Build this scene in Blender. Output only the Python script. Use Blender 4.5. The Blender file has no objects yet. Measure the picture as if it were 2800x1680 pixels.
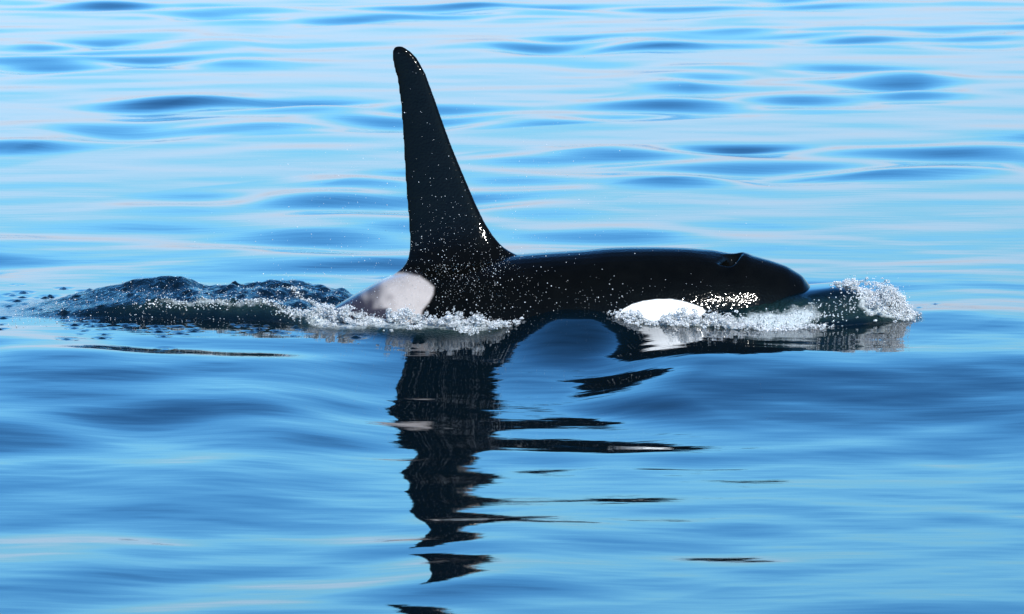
import bpy, bmesh, math, random
import numpy as np
from mathutils import Vector

scene = bpy.context.scene
col = scene.collection
R = math.radians

# ------------------------------------------------------------------ camera
ELEV = R(7.0)                 # the lens looks down on the water by seven degrees
DIST = 35.0
PPM = 370.0                   # photo pixels per metre at the whale
AIM = Vector((0.0, 0.0, 0.08))
cam_data = bpy.data.cameras.new("camera")
cam = bpy.data.objects.new("camera", cam_data)
col.objects.link(cam)
cam.location = AIM + Vector((0, -DIST*math.cos(ELEV), DIST*math.sin(ELEV)))
cam.rotation_euler = (R(90)-ELEV, 0, 0)
cam_data.sensor_width = 36.0
cam_data.lens = DIST*36.0/(2800.0/PPM)
cam_data.clip_start = 0.5
cam_data.clip_end = 20000
cam_data.dof.use_dof = True
cam_data.dof.focus_distance = 34.6
cam_data.dof.aperture_fstop = 8.0
scene.camera = cam

# ------------------------------------------------------------------ sky and sun
SUN_EL, SUN_AZ = R(39), R(30)        # behind the lens, to its right
sun_dir = Vector((math.sin(SUN_AZ)*math.cos(SUN_EL), -math.cos(SUN_AZ)*math.cos(SUN_EL), math.sin(SUN_EL)))
world = bpy.data.worlds.new("World"); scene.world = world
world.use_nodes = True
nt = world.node_tree; nt.nodes.clear()
out = nt.nodes.new("ShaderNodeOutputWorld")
bg = nt.nodes.new("ShaderNodeBackground")
sky = nt.nodes.new("ShaderNodeTexSky")
sky.sky_type = 'NISHITA'
sky.sun_disc = False
sky.sun_elevation = SUN_EL
sky.sun_rotation = math.atan2(sun_dir.x, sun_dir.y)
sky.air_density = 1.0
sky.dust_density = 0.6
sky.ozone_density = 2.0
hsv = nt.nodes.new("ShaderNodeHueSaturation")
hsv.inputs['Saturation'].default_value = 1.15
nt.links.new(sky.outputs[0], hsv.inputs['Color'])
# clear northern air: deep blue overhead, cyan low down, a lilac haze along the horizon
tcw = nt.nodes.new("ShaderNodeTexCoord"); sep = nt.nodes.new("ShaderNodeSeparateXYZ")
nt.links.new(tcw.outputs['Generated'], sep.inputs[0])
ramp = nt.nodes.new("ShaderNodeValToRGB")
els = ramp.color_ramp.elements
els[0].position = 0.0; els[0].color = (0.54, 0.63, 1.10, 1)
els[1].position = 1.0; els[1].color = (0.30, 0.52, 0.68, 1)
for pos, c in ((0.045, (0.56,0.65,0.98,1)), (0.088, (0.70,0.82,1.00,1)), (0.122, (0.62,1.00,1.10,1)), (0.155, (0.70,1.25,1.40,1)), (0.28, (0.72,1.54,1.92,1)), (0.42, (0.54,1.22,1.68,1)), (0.62, (0.34,0.66,0.90,1))):
    e = els.new(pos); e.color = c
nt.links.new(sep.outputs['Z'], ramp.inputs[0])
mulw = nt.nodes.new("ShaderNodeMix"); mulw.data_type = 'RGBA'; mulw.blend_type = 'MULTIPLY'; mulw.inputs[0].default_value = 1.0
nt.links.new(hsv.outputs[0], mulw.inputs[6]); nt.links.new(ramp.outputs[0], mulw.inputs[7])
nt.links.new(mulw.outputs[2], bg.inputs['Color'])
bg.inputs['Strength'].default_value = 0.12
nt.links.new(bg.outputs[0], out.inputs[0])

sun_data = bpy.data.lights.new("sun", 'SUN')
sun_data.energy = 4.0
sun_data.angle = R(0.53)
sun_data.color = (1.0, 0.96, 0.90)
sun = bpy.data.objects.new("sun", sun_data); col.objects.link(sun)
sun.rotation_euler = sun_dir.to_track_quat('Z', 'Y').to_euler()
sun.location = sun_dir*50

scene.view_settings.view_transform = 'Standard'
scene.view_settings.look = 'None'
scene.view_settings.exposure = 0.8
scene.view_settings.gamma = 1.0
scene.view_settings.use_curve_mapping = False
scene.render.engine = 'CYCLES'

# ------------------------------------------------------------------ helpers
def X(px): return (px-1400.0)/PPM
def Z(py, y=0.0):            # height of a point seen on photo row py that lies y metres behind the whale's spine
    return (870.0 - py - y*PPM*math.sin(ELEV))/(PPM*math.cos(ELEV))
def Yw(py): return (870.0-py)/(PPM*math.sin(ELEV))     # depth of a point on still water
rng = np.random.default_rng(11)
random.seed(4)

def sstep(a, b, x):
    t = np.clip((x-a)/(b-a), 0, 1); return t*t*(3-2*t)
def gauss(x, c, s): return np.exp(-((x-c)/s)**2)

class Waves:
    def __init__(self, n, l0, l1, slope, spread, seed, main=90.0):
        r = np.random.default_rng(seed)
        self.L = np.exp(r.uniform(math.log(l0), math.log(l1), n))
        th = np.radians(main + r.normal(0, spread, n))
        self.k = 2*np.pi/self.L
        self.kx, self.ky = self.k*np.cos(th), self.k*np.sin(th)
        self.ph = r.uniform(0, 2*np.pi, n)
        self.a = slope*math.sqrt(2.0/n)/self.k
    def __call__(self, x, y, dx=None):
        z = np.zeros_like(x)
        for i in range(len(self.k)):
            c = self.a[i]*np.sin(self.kx[i]*x+self.ky[i]*y+self.ph[i])
            if dx is not None:
                c = c*np.clip((self.L[i]/dx-3.0)/3.0, 0, 1)
            z += c
        return z

swell = Waves(40, 1.2, 3.4, 0.046, 66, 14)
chop  = Waves(44, 0.50, 1.3, 0.015, 45, 8)
fine  = Waves(40, 0.14, 0.30, 0.0055, 24, 21)
group = Waves(16, 4.5, 9.0, 1.0, 80, 91)      # waves come in groups: lively patches, slick patches
def gusts(x, y): return np.clip(0.80+0.95*group(x, y), 0.30, 1.5)
# the whale rides a low bank of its own water: in front of it the surface leans towards the lens
_by = np.linspace(-8.0, 0.0, 801); _dy = _by[1]-_by[0]
LEVEL = -0.275
_dip = 0.014*np.exp(-((_by+4.75)/0.34)**2)
def _bank(pts):
    p = np.array(pts); z = np.cumsum(np.interp(_by, p[:,0], p[:,1]))*_dy; z -= z[-1]
    return z*LEVEL/z[0]
_bA = _bank([(-8,0),(-5.4,0.0),(-4.6,0.018),(-3.6,0.045),(-2.8,0.080),(-2.0,0.115),(-1.4,0.15),(-0.85,0.17),(-0.66,0.08),(-0.56,0),(0,0)])
_bB = _bank([(-8,0),(-5.4,0.0),(-4.6,0.035),(-3.6,0.07),(-2.8,0.092),(-2.2,0.09),(-1.85,0.03),(-1.6,0),(0,0)])
_bC = _bank([(-8,0),(-7.0,0.02),(-5.0,0.045),(-3.0,0.042),(-1.5,0.025),(-0.5,0),(0,0)])
def bank(x, y):
    xw = x+0.12*np.sin(1.9*y+0.6)+0.07*np.sin(4.3*y+2.0); t = sstep(0.45, 1.35, xw); c = np.maximum(1-sstep(-1.9,-0.6,x), sstep(2.6,5.0,x))
    z = np.interp(y, _by, _bA)*(1-t)+np.interp(y, _by, _bB)*t
    d = np.interp(y+0.18*np.sin(1.3*x+0.4), _by, _dip)*sstep(-0.9,-0.2,x)*(1-sstep(2.3,3.4,x))
    return z*(1-c)+np.interp(y, _by, _bC)*c+d
# little craters where drops fall back
_rc = np.random.default_rng(3)
CR = np.concatenate([
    np.stack([_rc.uniform(-4.3,-1.7,110), _rc.normal(0.55,0.9,110), _rc.uniform(0.018,0.045,110), _rc.uniform(0.2,0.5,110)],-1),
    np.stack([_rc.uniform(-3.2,-0.9,70), -0.35-np.abs(_rc.normal(0,0.35,70))-0.0*_rc.uniform(0,1,70), _rc.uniform(0.015,0.04,70), _rc.uniform(0.2,0.5,70)],-1),
    np.stack([_rc.uniform(2.2,3.4,14), _rc.uniform(0.4,1.4,14), _rc.uniform(0.015,0.035,14), _rc.uniform(0.2,0.5,14)],-1)])
def craters(x, y):
    z = np.zeros_like(x)
    for cx, cy, r, sl in CR:
        k = np.nonzero((np.abs(x-cx) < 4*r) & (np.abs(y-cy) < 4*r))[0]
        q = np.hypot(x[k]-cx, y[k]-cy)/r
        z[k] += sl*r*0.8*np.cos(2.1*q)*np.exp(-(q/1.6)**2)
    return z
turbA = Waves(40, 0.16, 0.55, 0.26, 60, 31)
turbB = Waves(40, 0.055, 0.14, 0.26, 70, 32)

# -- local water raised by the whale: stern wake, trough lip, bow dome
def interp(x, pts):
    p = np.array(pts); return np.interp(x, p[:,0], p[:,1])

def wake(x, y):
    """two-step dark wake behind the dorsal fin"""
    env = sstep(-3.9, -2.9, x)*(1-sstep(-1.35, -0.85, x))
    lipy = interp(x, [(-4,0.25),(-3,0.10),(-2.2,0.02),(-1.8,-0.12),(-1.5,-0.35),(-1.2,-0.5)])
    lipz = interp(x, [(-4,0.0),(-3.2,0.07),(-2.6,0.12),(-1.9,0.135),(-1.6,0.10),(-1.3,0.02),(-1,0)])
    ridz = interp(x, [(-4.4,0.04),(-3.6,0.11),(-3.28,0.155),(-3.0,0.17),(-2.63,0.225),(-2.45,0.21),(-2.3,0.165),(-2.15,0.155),(-2.0,0.165),(-1.8,0.195),(-1.55,0.18),(-1.4,0.15),(-1.1,0.12),(-0.9,0.06),(-0.8,0)])
    ry = 0.62
    up = sstep(lipy-0.13, lipy+0.02, y)*lipz
    t = np.clip((y-lipy)/np.maximum(ry-lipy, 0.1), 0, 1)
    plateau = (ridz-lipz)*t**1.4
    back = 1-sstep(ry, ry+0.55, y)
    return (up+plateau*(y>lipy))*back*env

def wake_mask(x, y):
    return sstep(-4.4,-2.9,x)*(1-sstep(-1.2,-0.75,x))*sstep(-0.22,0.0,y-interp(x,[(-4,0.25),(-3,0.1),(-2.2,0.02),(-1.8,-0.12),(-1.5,-0.35),(-1.2,-0.5)]))*(1-sstep(0.6,1.3,y))

def smooth_top(x, t): return t
def dome(x, y):
    """glassy water pushed up over the snout"""
    top = interp(x, [(1.2,0.0),(1.5,0.13),(1.7,0.165),(2.0,0.205),(2.2,0.222),(2.38,0.232),(2.50,0.215),(2.62,0.165),(2.74,0.095),(2.86,0.035),(3.0,0.0)])
    hw = interp(x, [(1.2,0.58),(1.6,0.53),(2.0,0.46),(2.4,0.41),(2.7,0.34),(2.95,0.30)])
    q = np.clip(np.abs(y+0.02)/(hw*1.25), 0, 1)
    return smooth_top(x, top)*(1-q**4.0)**1.6

def swash(x, y):
    """lip of water lifted along the near flank"""
    h = 0.135*sstep(-0.2,0.40,x)*(1-0.62*sstep(0.55,0.95,x))*(1-sstep(0.9,2.0,x))*(1-sstep(0.50,1.9,np.abs(y)))
    lip_y = interp(x, [(-1.6,-0.25),(-1.0,-0.80),(-0.7,-0.95),(-0.4,-0.88),(0.05,-0.62),(0.3,-0.5)])
    e = sstep(-1.5,-0.9,x)*(1-sstep(-0.3,0.1,x))
    h2 = 0.05*e*gauss(y, lip_y+0.16, 0.17)
    return h+h2

def local(x, y): return np.maximum(wake(x, y), dome(x, y)) + swash(x, y)

def height(x, y, dx=None):
    x = np.asarray(x, float); y = np.asarray(y, float)
    near = np.exp(-((x-0.2)/3.2)**4-((y+0.1)/1.3)**4)
    if dx is None: dx = np.full_like(x, 0.02)
    calm = sstep(-2.2,-0.6,x)*(1-sstep(3.2,4.6,x))*sstep(-8.0,-6.5,y)*(1-sstep(-1.0,0.5,y))
    z = swell(x, y, dx)*(1-0.45*near)*(1-0.72*calm)*(1-0.5*sstep(-2.4,-1.4,x)*(1-sstep(0.3,1.6,x))*sstep(-13.5,-11.5,y)*(1-sstep(-8.0,-6.0,y)))*gusts(x, y) + chop(x, y, dx)*(1-0.3*near)*(1-0.78*sstep(1.5,8,y)) + fine(x, y, dx)*(1-0.75*sstep(1.5,8,y)) + bank(x, y)
    sel = (np.abs(x) < 6) & (np.abs(y) < 2.2)
    if sel.any():
        xs, ys = x[sel], y[sel]
        add = local(xs, ys)
        m = wake_mask(xs, ys)
        add = add + m*(0.25+0.75*sstep(-3.4,-2.2,xs))*(turbA(xs, ys)*1.0+turbB(xs, ys)*1.1)
        d = dome(xs, ys)
        add = add + sstep(0.02,0.1,d)*(1-sstep(0.175,0.215,d))*(0.3*turbA(xs,ys)+0.55*turbB(xs,ys))
        z[sel] += add + craters(xs, ys)
    return z

def foam_mask(x, y):
    """0..1: aerated water"""
    f = np.zeros_like(x)
    sel = (np.abs(x) < 6) & (np.abs(y) < 2.2)
    xs, ys = x[sel], y[sel]
    g = np.zeros_like(xs)
    # trough beside the saddle
    cy = interp(xs, [(-1.7,-0.35),(-1.3,-0.55),(-0.8,-0.72),(-0.4,-0.72),(0.05,-0.62)])
    g += 0.9*sstep(-1.75,-1.3,xs)*(1-sstep(-0.25,0.08,xs))*gauss(ys, cy, 0.17)
    # skirt round the bow dome
    hw = interp(xs, [(0.7,0.62),(1.6,0.64),(2.0,0.56),(2.4,0.48),(2.7,0.40),(2.95,0.34)])
    g += 0.85*sstep(0.75,1.0,xs)*(1-sstep(2.1,2.3,xs))*gauss(np.abs(ys), hw, 0.10)
    d = dome(xs, ys)
    g += 0.45*sstep(1.5,1.8,xs)*(1-sstep(2.5,2.7,xs))*sstep(0.015,0.06,d)*(1-sstep(0.15,0.20,d))*(ys < 0)
    g += 1.0*sstep(2.5,2.62,xs)*(1-sstep(2.9,3.05,xs))*(1-sstep(0.3,0.5,np.abs(ys)))
    # lip of the wake
    lipy = interp(xs, [(-4,0.25),(-3,0.10),(-2.2,0.02),(-1.8,-0.12),(-1.5,-0.35),(-1.2,-0.5)])
    g += 0.72*sstep(-3.1,-2.4,xs)*(1-sstep(-1.5,-1.2,xs))*gauss(ys, lipy-0.01, 0.045)
    f[sel] = np.clip(g, 0, 1)
    return f

# ------------------------------------------------------------------ material helpers
def new_mat(name):
    m = bpy.data.materials.new(name); m.use_nodes = True
    n = m.node_tree.nodes; l = m.node_tree.links
    return m, n, l, n['Principled BSDF']

def mat_water():
    m, n, l, p = new_mat("sea_water")
    att = n.new("ShaderNodeAttribute"); att.attribute_name = "foam"
    geo = n.new("ShaderNodeTexCoord")
    # lacy break-up of the aerated water
    nz = n.new("ShaderNodeTexNoise"); nz.inputs['Scale'].default_value = 14; nz.inputs['Detail'].default_value = 8; nz.inputs['Roughness'].default_value = 0.7
    l.new(geo.outputs['Object'], nz.inputs['Vector'])
    add = n.new("ShaderNodeMath"); add.operation = 'MULTIPLY_ADD'; add.inputs[1].default_value = 1.15; add.inputs[2].default_value = -0.68
    l.new(att.outputs['Fac'], add.inputs[0])
    s = n.new("ShaderNodeMath"); s.operation = 'ADD'
    l.new(add.outputs[0], s.inputs[0]); l.new(nz.outputs['Fac'], s.inputs[1])
    rp = n.new("ShaderNodeMapRange"); rp.inputs[1].default_value = 0.48; rp.inputs[2].default_value = 0.85
    l.new(s.outputs[0], rp.inputs[0])
    mixg = n.new("ShaderNodeMix"); mixg.data_type = 'RGBA'
    mixg.inputs[6].default_value = (0.0008, 0.004, 0.007, 1); mixg.inputs[7].default_value = (0.009, 0.024, 0.019, 1)
    l.new(att.outputs['Fac'], mixg.inputs[0])
    mixw = n.new("ShaderNodeMix"); mixw.data_type = 'RGBA'
    mixw.inputs[7].default_value = (0.36, 0.40, 0.41, 1)
    l.new(mixg.outputs[2], mixw.inputs[6]); l.new(rp.outputs[0], mixw.inputs[0])
    l.new(mixw.outputs[2], p.inputs['Base Color'])
    rr = n.new("ShaderNodeMapRange"); rr.inputs[3].default_value = 0.03; rr.inputs[4].default_value = 0.35
    l.new(rp.outputs[0], rr.inputs[0]); l.new(rr.outputs[0], p.inputs['Roughness'])
    p.inputs['IOR'].default_value = 1.40
    # capillary ripples, crests mostly across the view
    mp = n.new("ShaderNodeMapping"); mp.inputs['Scale'].default_value = (1.6, 9.0, 1)
    l.new(geo.outputs['Object'], mp.inputs['Vector'])
    n1 = n.new("ShaderNodeTexNoise"); n1.inputs['Scale'].default_value = 1.0; n1.inputs['Detail'].default_value = 3
    l.new(mp.outputs[0], n1.inputs['Vector'])
    b = n.new("ShaderNodeBump"); b.inputs['Strength'].default_value = 0.5; b.inputs['Distance'].default_value = 0.0028
    l.new(n1.outputs['Fac'], b.inputs['Height'])
    # rough froth
    b2 = n.new("ShaderNodeBump"); b2.inputs['Distance'].default_value = 0.03
    n2 = n.new("ShaderNodeTexNoise"); n2.inputs['Scale'].default_value = 45; n2.inputs['Detail'].default_value = 5
    l.new(geo.outputs['Object'], n2.inputs['Vector'])
    l.new(n2.outputs['Fac'], b2.inputs['Height']); l.new(att.outputs['Fac'], b2.inputs['Strength'])
    l.new(b.outputs[0], b2.inputs['Normal'])
    at2 = n.new("ShaderNodeAttribute"); at2.attribute_name = "turbulence"
    b3 = n.new("ShaderNodeBump"); b3.inputs['Distance'].default_value = 0.028
    mp3 = n.new("ShaderNodeMapping"); mp3.inputs['Scale'].default_value = (1.0, 0.8, 1)
    n3 = n.new("ShaderNodeTexNoise"); n3.inputs['Scale'].default_value = 26; n3.inputs['Detail'].default_value = 4; n3.inputs['Roughness'].default_value = 0.6
    l.new(geo.outputs['Object'], mp3.inputs['Vector']); l.new(mp3.outputs[0], n3.inputs['Vector'])
    l.new(n3.outputs['Fac'], b3.inputs['Height']); l.new(at2.outputs['Fac'], b3.inputs['Strength'])
    l.new(b2.outputs[0], b3.inputs['Normal'])
    l.new(b3.outputs[0], p.inputs['Normal'])
    return m

def mat_foam():
    m, n, l, p = new_mat("white_foam")
    p.inputs['Base Color'].default_value = (0.40, 0.42, 0.44, 1)
    p.inputs['Roughness'].default_value = 0.2
    p.inputs['IOR'].default_value = 1.333
    tc = n.new("ShaderNodeTexCoord"); nz = n.new("ShaderNodeTexNoise"); nz.inputs['Scale'].default_value = 22; nz.inputs['Detail'].default_value = 5
    l.new(tc.outputs['Object'], nz.inputs['Vector'])
    rp = n.new("ShaderNodeValToRGB"); rp.color_ramp.elements[0].position = 0.35; rp.color_ramp.elements[1].position = 0.68
    rp.color_ramp.elements[0].color = (0.46, 0.49, 0.50, 1); rp.color_ramp.elements[1].color = (0.88, 0.89, 0.91, 1)
    l.new(nz.outputs['Fac'], rp.inputs[0]); l.new(rp.outputs[0], p.inputs['Base Color'])
    tr = n.new("ShaderNodeBsdfTranslucent"); tr.inputs[0].default_value = (0.6, 0.64, 0.66, 1)
    mx = n.new("ShaderNodeMixShader"); mx.inputs[0].default_value = 0.3
    o = n['Material Output']
    l.new(p.outputs[0], mx.inputs[1]); l.new(tr.outputs[0], mx.inputs[2]); l.new(mx.outputs[0], o.inputs[0])
    return m

def mat_drop():
    m, n, l, p = new_mat("clear_droplet")
    p.inputs['Base Color'].default_value = (0.9, 0.97, 0.95, 1)
    p.inputs['Roughness'].default_value = 0.05
    p.inputs['IOR'].default_value = 1.333
    p.inputs['Transmission Weight'].default_value = 1.0
    return m

def mat_skin():
    m, n, l, p = new_mat("orca_skin")
    a = n.new("ShaderNodeAttribute"); a.attribute_name = "eye_patch"
    b = n.new("ShaderNodeAttribute"); b.attribute_name = "saddle_patch"
    c = n.new("ShaderNodeAttribute"); c.attribute_name = "saddle_haze"
    tc = n.new("ShaderNodeTexCoord")
    nz = n.new("ShaderNodeTexNoise"); nz.inputs['Scale'].default_value = 9; nz.inputs['Detail'].default_value = 6
    l.new(tc.outputs['Object'], nz.inputs['Vector'])
    dark = n.new("ShaderNodeMix"); dark.data_type = 'RGBA'
    dark.inputs[6].default_value = (0.0006, 0.0007, 0.0006, 1); dark.inputs[7].default_value = (0.0024, 0.0027, 0.0024, 1)
    l.new(nz.outputs['Fac'], dark.inputs[0])
    m0 = n.new("ShaderNodeMix"); m0.data_type = 'RGBA'; m0.inputs[7].default_value = (0.030, 0.028, 0.038, 1)
    l.new(c.outputs['Fac'], m0.inputs[0]); l.new(dark.outputs[2], m0.inputs[6])
    gs = n.new("ShaderNodeMix"); gs.data_type = 'RGBA'
    gs.inputs[6].default_value = (0.27, 0.24, 0.222, 1); gs.inputs[7].default_value = (0.39, 0.347, 0.325, 1)
    l.new(nz.outputs['Fac'], gs.inputs[0])
    m1 = n.new("ShaderNodeMix"); m1.data_type = 'RGBA'
    l.new(b.outputs['Fac'], m1.inputs[0]); l.new(m0.outputs[2], m1.inputs[6]); l.new(gs.outputs[2], m1.inputs[7])
    m2 = n.new("ShaderNodeMix"); m2.data_type = 'RGBA'; m2.inputs[7].default_value = (0.82, 0.81, 0.79, 1)
    l.new(a.outputs['Fac'], m2.inputs[0]); l.new(m1.outputs[2], m2.inputs[6])
    l.new(m2.outputs[2], p.inputs['Base Color'])
    p.inputs['Roughness'].default_value = 0.06
    p.inputs['IOR'].default_value = 1.35
    p.inputs['Specular IOR Level'].default_value = 0.15
    # thin film of running water breaks the highlight
    n3 = n.new("ShaderNodeTexNoise"); n3.inputs['Scale'].default_value = 60; n3.inputs['Detail'].default_value = 0.5
    l.new(tc.outputs['Object'], n3.inputs['Vector'])
    bp = n.new("ShaderNodeBump"); bp.inputs['Strength'].default_value = 0.5; bp.inputs['Distance'].default_value = 0.0035
    l.new(n3.outputs['Fac'], bp.inputs['Height']); l.new(bp.outputs[0], p.inputs['Normal'])
    return m

M_WATER, M_FOAM, M_DROP, M_SKIN = mat_water(), mat_foam(), mat_drop(), mat_skin()

def mesh_from(name, v, f, mat, smooth=True):
    me = bpy.data.meshes.new(name)
    v = np.asarray(v, np.float32); f = np.asarray(f, np.int32)
    k = f.shape[1]
    me.vertices.add(len(v)); me.vertices.foreach_set('co', v.ravel())
    me.loops.add(f.size); me.loops.foreach_set('vertex_index', f.ravel())
    me.polygons.add(len(f)); me.polygons.foreach_set('loop_start', np.arange(0, f.size, k, dtype=np.int32))
    me.update(calc_edges=True); me.validate()
    if smooth: me.polygons.foreach_set('use_smooth', np.ones(len(me.polygons), bool))
    me.materials.append(mat)
    return me

# ------------------------------------------------------------------ sea
def axis(segs, tail, far):
    a = []
    for (s, e, d) in segs:
        a.append(np.arange(s, e-1e-6, d))
    a = np.concatenate(a)
    lo, hi = [], []
    d, x = tail, a[0]
    while x > -far: d *= 1.35; x -= d; lo.append(x)
    d, x = tail, a[-1]
    while x < far: d *= 1.35; x += d; hi.append(x)
    return np.concatenate([np.array(lo[::-1]), a, np.array(hi)])

xs = axis([(-9.0,-4.0,0.06),(-4.0,3.6,0.02),(3.6,9.0,0.06)], 0.08, 9000)
ys = axis([(-13.5,-1.3,0.032),(-1.3,1.2,0.016),(1.2,10,0.034),(10,24,0.055),(24,46,0.09)], 0.12, 9000)
gx, gy = np.meshgrid(xs, ys)
dxx = np.broadcast_to(np.gradient(xs)[None,:], gx.shape); dyy = np.broadcast_to(np.gradient(ys)[:,None], gx.shape)
# crests run mostly across, so the row spacing matters most
dd = np.maximum(dyy, dxx*0.5)
gz = height(gx.ravel(), gy.ravel(), dd.ravel()).reshape(gx.shape)
nx, ny = len(xs), len(ys)
idx = np.arange(nx*ny).reshape(ny, nx)
quads = np.stack([idx[:-1,:-1], idx[:-1,1:], idx[1:,1:], idx[1:,:-1]], -1).reshape(-1, 4)
me = mesh_from("sea", np.stack([gx, gy, gz], -1).reshape(-1, 3), quads, M_WATER)
at = me.attributes.new("foam", 'FLOAT', 'POINT')
at.data.foreach_set('value', foam_mask(gx.ravel(), gy.ravel()).astype(np.float32))
tb = np.zeros(gx.size); fx, fy = gx.ravel(), gy.ravel(); s_ = (np.abs(fx) < 6) & (np.abs(fy) < 2.5)
d_ = dome(fx[s_], fy[s_])
tb[s_] = np.maximum(wake_mask(fx[s_], fy[s_])*0.85, 0.9*sstep(0.01,0.05,d_)*(1-sstep(0.17,0.21,d_)))
at = me.attributes.new("turbulence", 'FLOAT', 'POINT'); at.data.foreach_set('value', tb.astype(np.float32))
sea = bpy.data.objects.new("sea", me); col.objects.link(sea)
sea["kind"] = "structure"

# ------------------------------------------------------------------ orca
TOP = [(2.36,-0.16),(2.345,-0.05),(2.32,0.04),(X(2240),Z(835)),(X(2224),Z(799)),(X(2213),Z(780)),(X(2193),Z(754)),(X(2150),Z(728)),(X(2106),Z(713)),
       (X(2066),Z(702)),(X(2031),Z(699)),(X(2007),Z(696)),(X(1949),Z(685)),(X(1872),Z(679)),(X(1794),Z(677)),(X(1716),Z(677)),
       (X(1658),Z(679)),(X(1600),Z(685)),(X(1500),Z(691)),(X(1413),Z(698)),(X(1300),Z(709)),(X(1200),Z(722)),(X(1120),Z(738)),(X(1047),Z(764)),
       (X(1000),Z(790)),(X(950),Z(818)),(X(900),Z(848)),(-1.55,-0.06),(-2.0,-0.25),(-2.6,-0.38),(-3.2,-0.44),(-3.8,-0.46),(-4.15,-0.47)]
TOP = sorted(TOP)
BOT = sorted([(2.36,-0.20),(2.345,-0.30),(2.32,-0.36),(2.2,-0.46),(2.05,-0.58),(1.8,-0.70),(1.4,-0.80),(0.9,-0.88),(0.3,-0.93),(-0.3,-0.90),(-0.9,-0.82),(-1.4,-0.74),(-2.0,-0.68),(-2.6,-0.64),(-3.2,-0.58),(-3.8,-0.53),(-4.15,-0.50)])
HW = sorted([(2.36,0.04),(2.345,0.12),(2.32,0.17),(2.22,0.265),(2.05,0.345),(1.8,0.435),(1.4,0.53),(0.9,0.61),(0.3,0.665),(-0.3,0.655),(-0.9,0.56),(-1.4,0.40),(-2.0,0.26),(-2.6,0.18),(-3.2,0.12),(-3.8,0.08),(-4.15,0.04)])

def smooth_interp(x, pts):
    p = np.array(pts); xd = np.linspace(p[0,0], p[-1,0], 1300); v = np.interp(xd, p[:,0], p[:,1])
    k = np.hanning(13); k /= k.sum()
    vp = np.pad(v, 6, mode='reflect', reflect_type='odd'); v = np.convolve(vp, k, mode='valid')
    return np.interp(x, xd, v)

def loft(bm, rings):
    vr = [[bm.verts.new(p) for p in ring] for ring in rings]
    n = len(rings[0])
    for a, b in zip(vr[:-1], vr[1:]):
        for i in range(n):
            bm.faces.new((a[i], a[(i+1) % n], b[(i+1) % n], b[i]))
    bm.faces.new(vr[0][::-1]); bm.faces.new(vr[-1])

bm = bmesh.new()
sx = np.concatenate([np.linspace(-4.15, 1.9, 130), np.linspace(1.92, 2.36, 38)])
zt, zb, hw = smooth_interp(sx, TOP), smooth_interp(sx, BOT), smooth_interp(sx, HW)
rings = []
for x, t, b, w in zip(sx, zt, zb, hw):
    mid = b+(t-b)*0.47
    ring = []
    for k in range(56):
        a = 2*math.pi*k/56
        c, s = math.cos(a), math.sin(a)
        yy = w*math.copysign(abs(c)**0.95, c)
        zz = mid+(t-mid)*s if s > 0 else mid+(mid-b)*s
        ring.append((x, yy, zz))
    rings.append(ring)
loft(bm, rings)

# dorsal fin: outline measured row by row (leading edge, trailing edge)
LEAD = [(123,1089),(126,1100),(133,1113),(145,1129),(160,1141.5),(198,1163),(269,1189),(335,1212),(401,1236),(457,1259),(514,1283),(559,1302),(608,1325.5),(646,1349),(674,1373),(690,1396),(705,1430),(730,1480),(760,1500)]
TRAIL = [(123,1089),(126,1080),(133,1073),(141,1070),(155,1070.5),(170,1073),(190,1077),(207,1082),(212,1085),(216,1084),(240,1088),(283,1094),(363,1100),(438,1104),(519,1109),(604,1116.5),(651,1119.5),(688,1119),(705,1116),(720,1110),(735,1098),(760,1065)]
rows = np.concatenate([[123.3,124.5,127,131,136,142,150,160,172,185,198,206,210,213,217,225], np.linspace(240, 760, 64)])
rings = []
for py in rows:
    xl, xt = X(np.interp(py, *np.array(LEAD).T)), X(np.interp(py, *np.array(TRAIL).T))
    lean = max(Z(py)-0.45, 0)*math.tan(R(11)); z = Z(py, lean); ch = xl-xt
    h = np.clip((z-0.42)/1.6, 0, 1)
    th = 0.5*ch*(0.13+0.03*h) + 0.16*math.exp(-max(z-0.33, 0)/0.10)
    ring = []
    for k in range(40):
        a = 2*math.pi*k/40
        u = 0.5+0.5*math.cos(a)           # 0 trailing, 1 leading
        prof = abs(math.sin(a))**0.9*(0.62+0.55*u)
        ring.append((xt+u*ch, lean+math.copysign(th*prof+0.007*abs(math.sin(a)), math.sin(a)), z))
    rings.append(ring)
loft(bm, rings)

# tail flukes and pectoral fins, under water
def blade(bm, root, tip, chord0, chord1, thick, sweep, n=12):
    rings = []
    root, tip = Vector(root), Vector(tip)
    for i in range(n+1):
        t = i/n; c = root.lerp(tip, t)
        ch = (chord0*(1-t)+chord1*t)*(math.sqrt(max(1-t**3, 0.02)))
        th = thick*(1-0.8*t)
        rings.append([(c.x-sweep*t*t+ch*0.5*math.cos(2*math.pi*k/18), c.y, c.z+th*math.sin(2*math.pi*k/18)) for k in range(18)])
    loft(bm, rings)
for s in (-1, 1):
    blade(bm, (-4.0, 0.0, -0.49), (-4.35, s*1.0, -0.50), 0.55, 0.16, 0.05, 0.15)
    blade(bm, (1.05, s*0.42, -0.62), (0.75, s*1.15, -1.15), 0.62, 0.30, 0.08, 0.2)
bmesh.ops.recalc_face_normals(bm, faces=bm.faces)
me0 = bpy.data.meshes.new("orca_blank"); bm.to_mesh(me0); bm.free()
tmp = bpy.data.objects.new("orca_blank", me0); col.objects.link(tmp)
rm = tmp.modifiers.new("remesh", 'REMESH'); rm.mode = 'VOXEL'; rm.voxel_size = 0.0095; rm.use_smooth_shade = True
sm = tmp.modifiers.new("smooth", 'CORRECTIVE_SMOOTH' if False else 'SMOOTH'); sm.factor = 0.5; sm.iterations = 14
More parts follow.
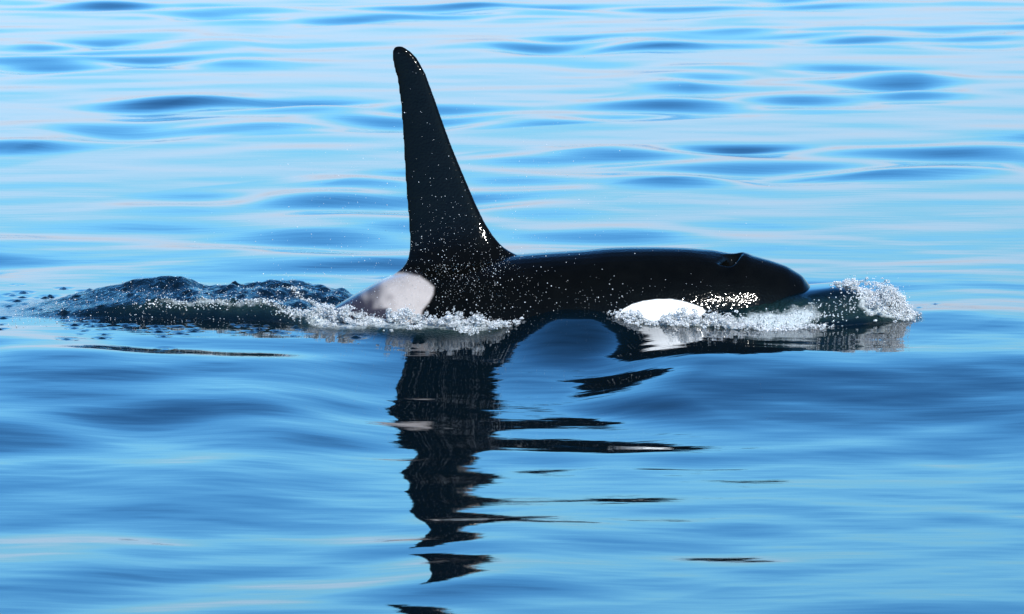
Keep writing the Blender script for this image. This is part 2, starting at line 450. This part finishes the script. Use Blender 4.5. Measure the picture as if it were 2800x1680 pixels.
dg = bpy.context.evaluated_depsgraph_get()
me = bpy.data.meshes.new_from_object(tmp.evaluated_get(dg))
bpy.data.objects.remove(tmp); bpy.data.meshes.remove(me0)
me.name = "orca"
nv = len(me.vertices)
co = np.empty(nv*3, np.float32); me.vertices.foreach_get('co', co); co = co.reshape(-1, 3)

# blowhole: a crescent pit just behind the melon, with a raised rear lip
def blow(co):
    x, y, z = co.T
    up = z > 0.2
    q = x-1.60-0.5*(y+0.14)
    pit = -0.085*np.exp(-(np.abs(q)/0.048)**3-((y+0.135)/0.075)**4)
    lip = 0.025*np.exp(-((x-1.71)/0.06)**2-((y+0.05)/0.22)**2)
    dent = -0.010*np.exp(-((x-1.50)/0.10)**2-((y+0.12)/0.10)**2)
    co[:,2] += np.where(up & (x > 1), pit+lip+dent, 0)
blow(co)
me.vertices.foreach_set('co', co.ravel())

def poly_sdf(px, pz, poly):
    d = np.full(px.shape, 1e9); inside = np.zeros(px.shape, bool)
    n = len(poly)
    for i in range(n):
        ax, az = poly[i]; bx, bz = poly[(i+1) % n]
        ex, ez = bx-ax, bz-az
        t = np.clip(((px-ax)*ex+(pz-az)*ez)/(ex*ex+ez*ez+1e-12), 0, 1)
        d = np.minimum(d, np.hypot(px-ax-t*ex, pz-az-t*ez))
        cr = ((az > pz) != (bz > pz)) & (px < (bx-ax)*(pz-az)/(bz-az+1e-12)+ax)
        inside ^= cr
    return np.where(inside, -d, d)
EYE = [(X(a), Z(b+6, -0.56)) for a, b in [(1683,859),(1699,842),(1724,829.5),(1753,822),(1786,818),(1830,818),(1858,823),(1886,831),(1910,840),(1922,850),(1905,864),(1860,885),(1790,892),(1720,885),(1690,872)]]
def side(a, b):
    # depth of the flank for a saddle point: higher points lie nearer the spine
    yy = np.interp(b, [740,755,790,830,870], [-0.10,-0.22,-0.42,-0.52,-0.55]); return (X(a), Z(b, yy))
SAD = [side(a, b) for a, b in [(1050,762),(1076,754),(1118,752),(1151,757),(1173,772),(1190,789),(1188,809),(1177,831),(1160,851),(1150,885),(1090,885),(1062,850),(1000,860),(960,820),(990,790)]]
HAZE = [side(a, b) for a, b in [(1060,757),(1150,757),(1150,885),(900,885),(860,860),(900,835),(960,805)]]
p64 = co.astype(float)
def set_attr(name, val):
    a = me.attributes.new(name, 'FLOAT', 'POINT'); a.data.foreach_set('value', val.astype(np.float32))
body = np.abs(p64[:,2]) < 0.75
set_attr("eye_patch", (1-sstep(-0.004, 0.006, poly_sdf(p64[:,0], p64[:,2], EYE)))*(np.abs(p64[:,1]) > 0.2))
_n = Waves(30, 0.05, 0.25, 1.0, 90, 55)(p64[:,0], p64[:,2])*30
set_attr("saddle_patch", (1-sstep(-0.016, 0.010, poly_sdf(p64[:,0], p64[:,2], SAD)))*sstep(-1.14, -0.84, p64[:,0]+0.05*_n+0.35*(p64[:,2]-0.2)))
set_attr("saddle_haze", 1-sstep(-0.06, 0.04, poly_sdf(p64[:,0], p64[:,2], HAZE)))
me.materials.clear(); me.materials.append(M_SKIN)
me.polygons.foreach_set('use_smooth', np.ones(len(me.polygons), bool))
me.update()
orca = bpy.data.objects.new("orca", me); col.objects.link(orca)
orca["label"] = "black orca with tall dorsal fin, grey saddle and white eye patch surfacing"
orca["category"] = "orca"

# ------------------------------------------------------------------ foam and drops
def ico(sub):
    b = bmesh.new(); bmesh.ops.create_icosphere(b, subdivisions=sub, radius=1.0)
    v = np.array([q.co[:] for q in b.verts]); f = np.array([[q.index for q in fc.verts] for fc in b.faces]); b.free()
    return v, f
ICO1, ICO2 = ico(1), ico(2)

def beads(name, P, rad, mat, base=ICO1, squash=0.35, lump=0.25, clear=0.0):
    v0, f0 = base
    n = len(P); k = len(v0)
    sc = rad[:,None]*(1+rng.uniform(-squash, squash, (n, 3)))
    v = v0[None]*sc[:,None,:]*(1+rng.uniform(-lump, lump, (n, k, 1)))
    # random spin about the vertical
    a = rng.uniform(0, 2*np.pi, n); c, s = np.cos(a)[:,None], np.sin(a)[:,None]
    vx, vy = v[:,:,0]*c-v[:,:,1]*s, v[:,:,0]*s+v[:,:,1]*c
    v = np.stack([vx, vy, v[:,:,2]], -1)+P[:,None,:]
    f = f0[None]+(np.arange(n)*k)[:,None,None]
    me = mesh_from(name, v.reshape(-1, 3), f.reshape(-1, 3), mat)
    if clear > 0:
        me.materials.append(M_DROP)
        mi = np.repeat((rng.uniform(0, 1, n) < clear).astype(np.int32), len(f0)); me.polygons.foreach_set('material_index', mi)
    o = bpy.data.objects.new(name, me); col.objects.link(o)
    return o

def powr(n, a, b, e=2.2):
    u = rng.uniform(0, 1, n); return (a**(1-e)+u*(b**(1-e)-a**(1-e)))**(1/(1-e))

def along(pts, n, jx, jy):
    p = np.array(pts, float); t = rng.uniform(0, len(p)-1, n); i = np.minimum(t.astype(int), len(p)-2); u = (t-i)[:,None]
    q = p[i]*(1-u)+p[i+1]*u
    q[:,0] += rng.normal(0, jx, n); q[:,1] += rng.normal(0, jy, n)
    return q

CL = Waves(24, 0.10, 0.5, 1, 80, 77)
def froth(name, pts, n, jy, label, r0=0.0016, r1=0.0055, per=34, billow=0.030, clear=0.09):
    """pts: x, y, foam height; billows of small bubbles heaped from the water surface up to that height"""
    m = n//per
    q = along(pts, m, 0.03, jy)
    clump = np.clip(0.6+CL(q[:,0], q[:,1])*22, 0.12, 1.25)
    R_ = powr(m, 0.006, billow, 1.6)*np.clip(np.abs(q[:,2])/0.08, 0.35, 1.0)
    zc = height(q[:,0], q[:,1])+np.abs(q[:,2])*clump*rng.uniform(0, 1, m)**0.8
    C = np.stack([q[:,0], q[:,1], zc], -1)
    k = rng.choice(m, n, p=(R_**1.5)/np.sum(R_**1.5))
    d = rng.normal(0, 1, (n, 3)); d /= np.linalg.norm(d, axis=1)[:,None]
    P = C[k]+d*R_[k][:,None]*rng.uniform(0.75, 1.08, n)[:,None]*np.array([1.25, 1.0, 0.85])
    # flung drops
    f = rng.uniform(0, 1, n) < 0.03
    P[f] += np.abs(rng.normal(0, 0.03, (f.sum(), 3)))*np.array([0.6, -0.6, 1.0])*np.clip(np.abs(q[k[f],2])/0.08, 0.2, 1)[:,None]
    o = beads(name, P, powr(n, r0, r1), M_FOAM, clear=clear)
    o["kind"] = "stuff"; o["label"] = label; o["category"] = "foam"
    return o

froth("flank_foam", [(-1.5,-0.30,0.03),(-1.25,-0.48,0.09),(-1.0,-0.58,0.08),(-0.8,-0.66,0.09),(-0.5,-0.72,0.11),(-0.3,-0.71,0.09),(-0.1,-0.66,0.05),(0.05,-0.61,0.01)],
      27000, 0.075, "white foam churning along the flank below the grey saddle")
froth("bow_foam", [(0.74,-0.60,0.025),(0.87,-0.62,0.06),(1.05,-0.63,0.08),(1.25,-0.63,0.09),(1.42,-0.64,0.11),(1.58,-0.66,0.10),(1.66,-0.70,0.04),(1.85,-0.70,0.03),(2.0,-0.66,0.04),(2.15,-0.62,0.03),(2.25,-0.58,0.02)],
      27000, 0.05, "white bubbling foam below the white eye patch and along the head")
froth("bow_crest_foam", [(2.40,-0.02,0.01),(2.52,-0.12,0.04),(2.64,-0.18,0.09),(2.74,-0.18,0.13),(2.82,-0.16,0.10),(2.88,-0.14,0.05),(2.95,-0.12,0.01)],
      25000, 0.12, "white foam ball breaking off the bow wave ahead of the snout", billow=0.035)
froth("bow_streak_foam", [(1.62,-0.62,0.012),(1.8,-0.60,0.010),(2.0,-0.56,0.010),(2.2,-0.50,0.010),(2.35,-0.44,0.015),(2.5,-0.36,0.03)],
      2600, 0.06, "broken strings of bubbles sliding down the dark bow wave beside the head", billow=0.012, clear=0.45, per=7, r1=0.0055)
froth("wake_foam", [(-2.8,0.06,0.004),(-2.4,0.02,0.012),(-2.0,-0.03,0.010),(-1.85,-0.08,0.012),(-1.7,-0.2,0.025),(-1.58,-0.30,0.05),(-1.5,-0.36,0.05),(-1.42,-0.42,0.03)],
      5000, 0.022, "thin white foam line along the lip of the dark wake", billow=0.012, clear=0.4, per=7, r1=0.0055)
froth("wake_ridge_foam", [(-1.66,0.45,0.02),(-1.58,0.30,0.03),(-1.50,0.12,0.02),(-1.42,0.0,0.03),(-1.36,-0.1,0.04)],
      1800, 0.02, "broken foam streak running from the rear wake ridge down to the tail stock", billow=0.014, clear=0.4, per=8, r1=0.006)

# loose drops thrown up over the wake
n = 1500
qx = rng.uniform(-3.7, -1.0, n); qy = rng.normal(0.25, 0.28, n)
hz_ = height(qx, qy)
o = beads("wake_droplets", np.stack([qx, qy, hz_+np.abs(rng.normal(0, 0.012, n))], -1), powr(n, 0.0012, 0.0055, 2.6), M_FOAM, squash=0.2, lump=0.1, clear=0.3)
o["kind"] = "stuff"; o["label"] = "loose white drops scattered over the dark wake"; o["category"] = "water drops"

# drops clinging to the skin and flying round the fin
def skin_drops(n):
    tri = np.empty(len(me_o.loop_triangles)*3, np.int32); me_o.loop_triangles.foreach_get('vertices', tri); tri = tri.reshape(-1, 3)
    c = p64[tri].mean(1); nrm = np.cross(p64[tri[:,1]]-p64[tri[:,0]], p64[tri[:,2]]-p64[tri[:,0]])
    ar = np.linalg.norm(nrm, axis=1); nn = nrm/np.maximum(ar, 1e-12)[:,None]
    x, y, z = c.T
    w = ar*(z > -0.02)
    dens = 0.12+1.6*np.exp(-((x+0.35)/0.42)**2-((z-0.35)/0.22)**2)+0.6*np.exp(-((x+0.1)/0.7)**2-((z-0.1)/0.2)**2)+0.5*(z > 0.5)*np.exp(-(z-0.5)/0.35)
    dens += 0.5*np.exp(-((x-0.9)/0.6)**2-((z-0.15)/0.12)**2)
    dens *= 1-0.97*sstep(1.72, 1.85, x)
    dens *= np.where(z > 0.9, 0.45, 1.0)
    dens *= np.where((z > 0.38) & (x > 0.1), 0.12, 1.0)
    dens *= 1-0.85*sstep(0.5,0.9,x)*sstep(0.28,0.36,z)
    w = w*dens
    k = rng.choice(len(w), n, p=w/w.sum())
    return c[k], nn[k]
me_o = orca.data; me_o.calc_loop_triangles()
P, N = skin_drops(5200)
r = powr(len(P), 0.0009, 0.0048, 2.7)
o = beads("skin_droplets", P+N*r[:,None]*0.4, r, M_FOAM, squash=0.2, lump=0.1, clear=0.55)
o["kind"] = "stuff"; o["label"] = "tiny white water drops scattered over the black skin"; o["category"] = "water drops"

n = 900
P = np.stack([rng.normal(-0.35, 0.85, n), rng.normal(-0.2, 0.6, n), 0.15+np.abs(rng.normal(0.35, 0.55, n))], -1)
P = P[(P[:,2] < 2.0) & (np.abs(P[:,0]) < 3.3)]
o = beads("spray", P, powr(len(P), 0.0014, 0.0045, 3.0), M_FOAM, squash=0.15, lump=0.05)
o["kind"] = "stuff"; o["label"] = "fine spray drops flying in the air round the dorsal fin"; o["category"] = "spray"
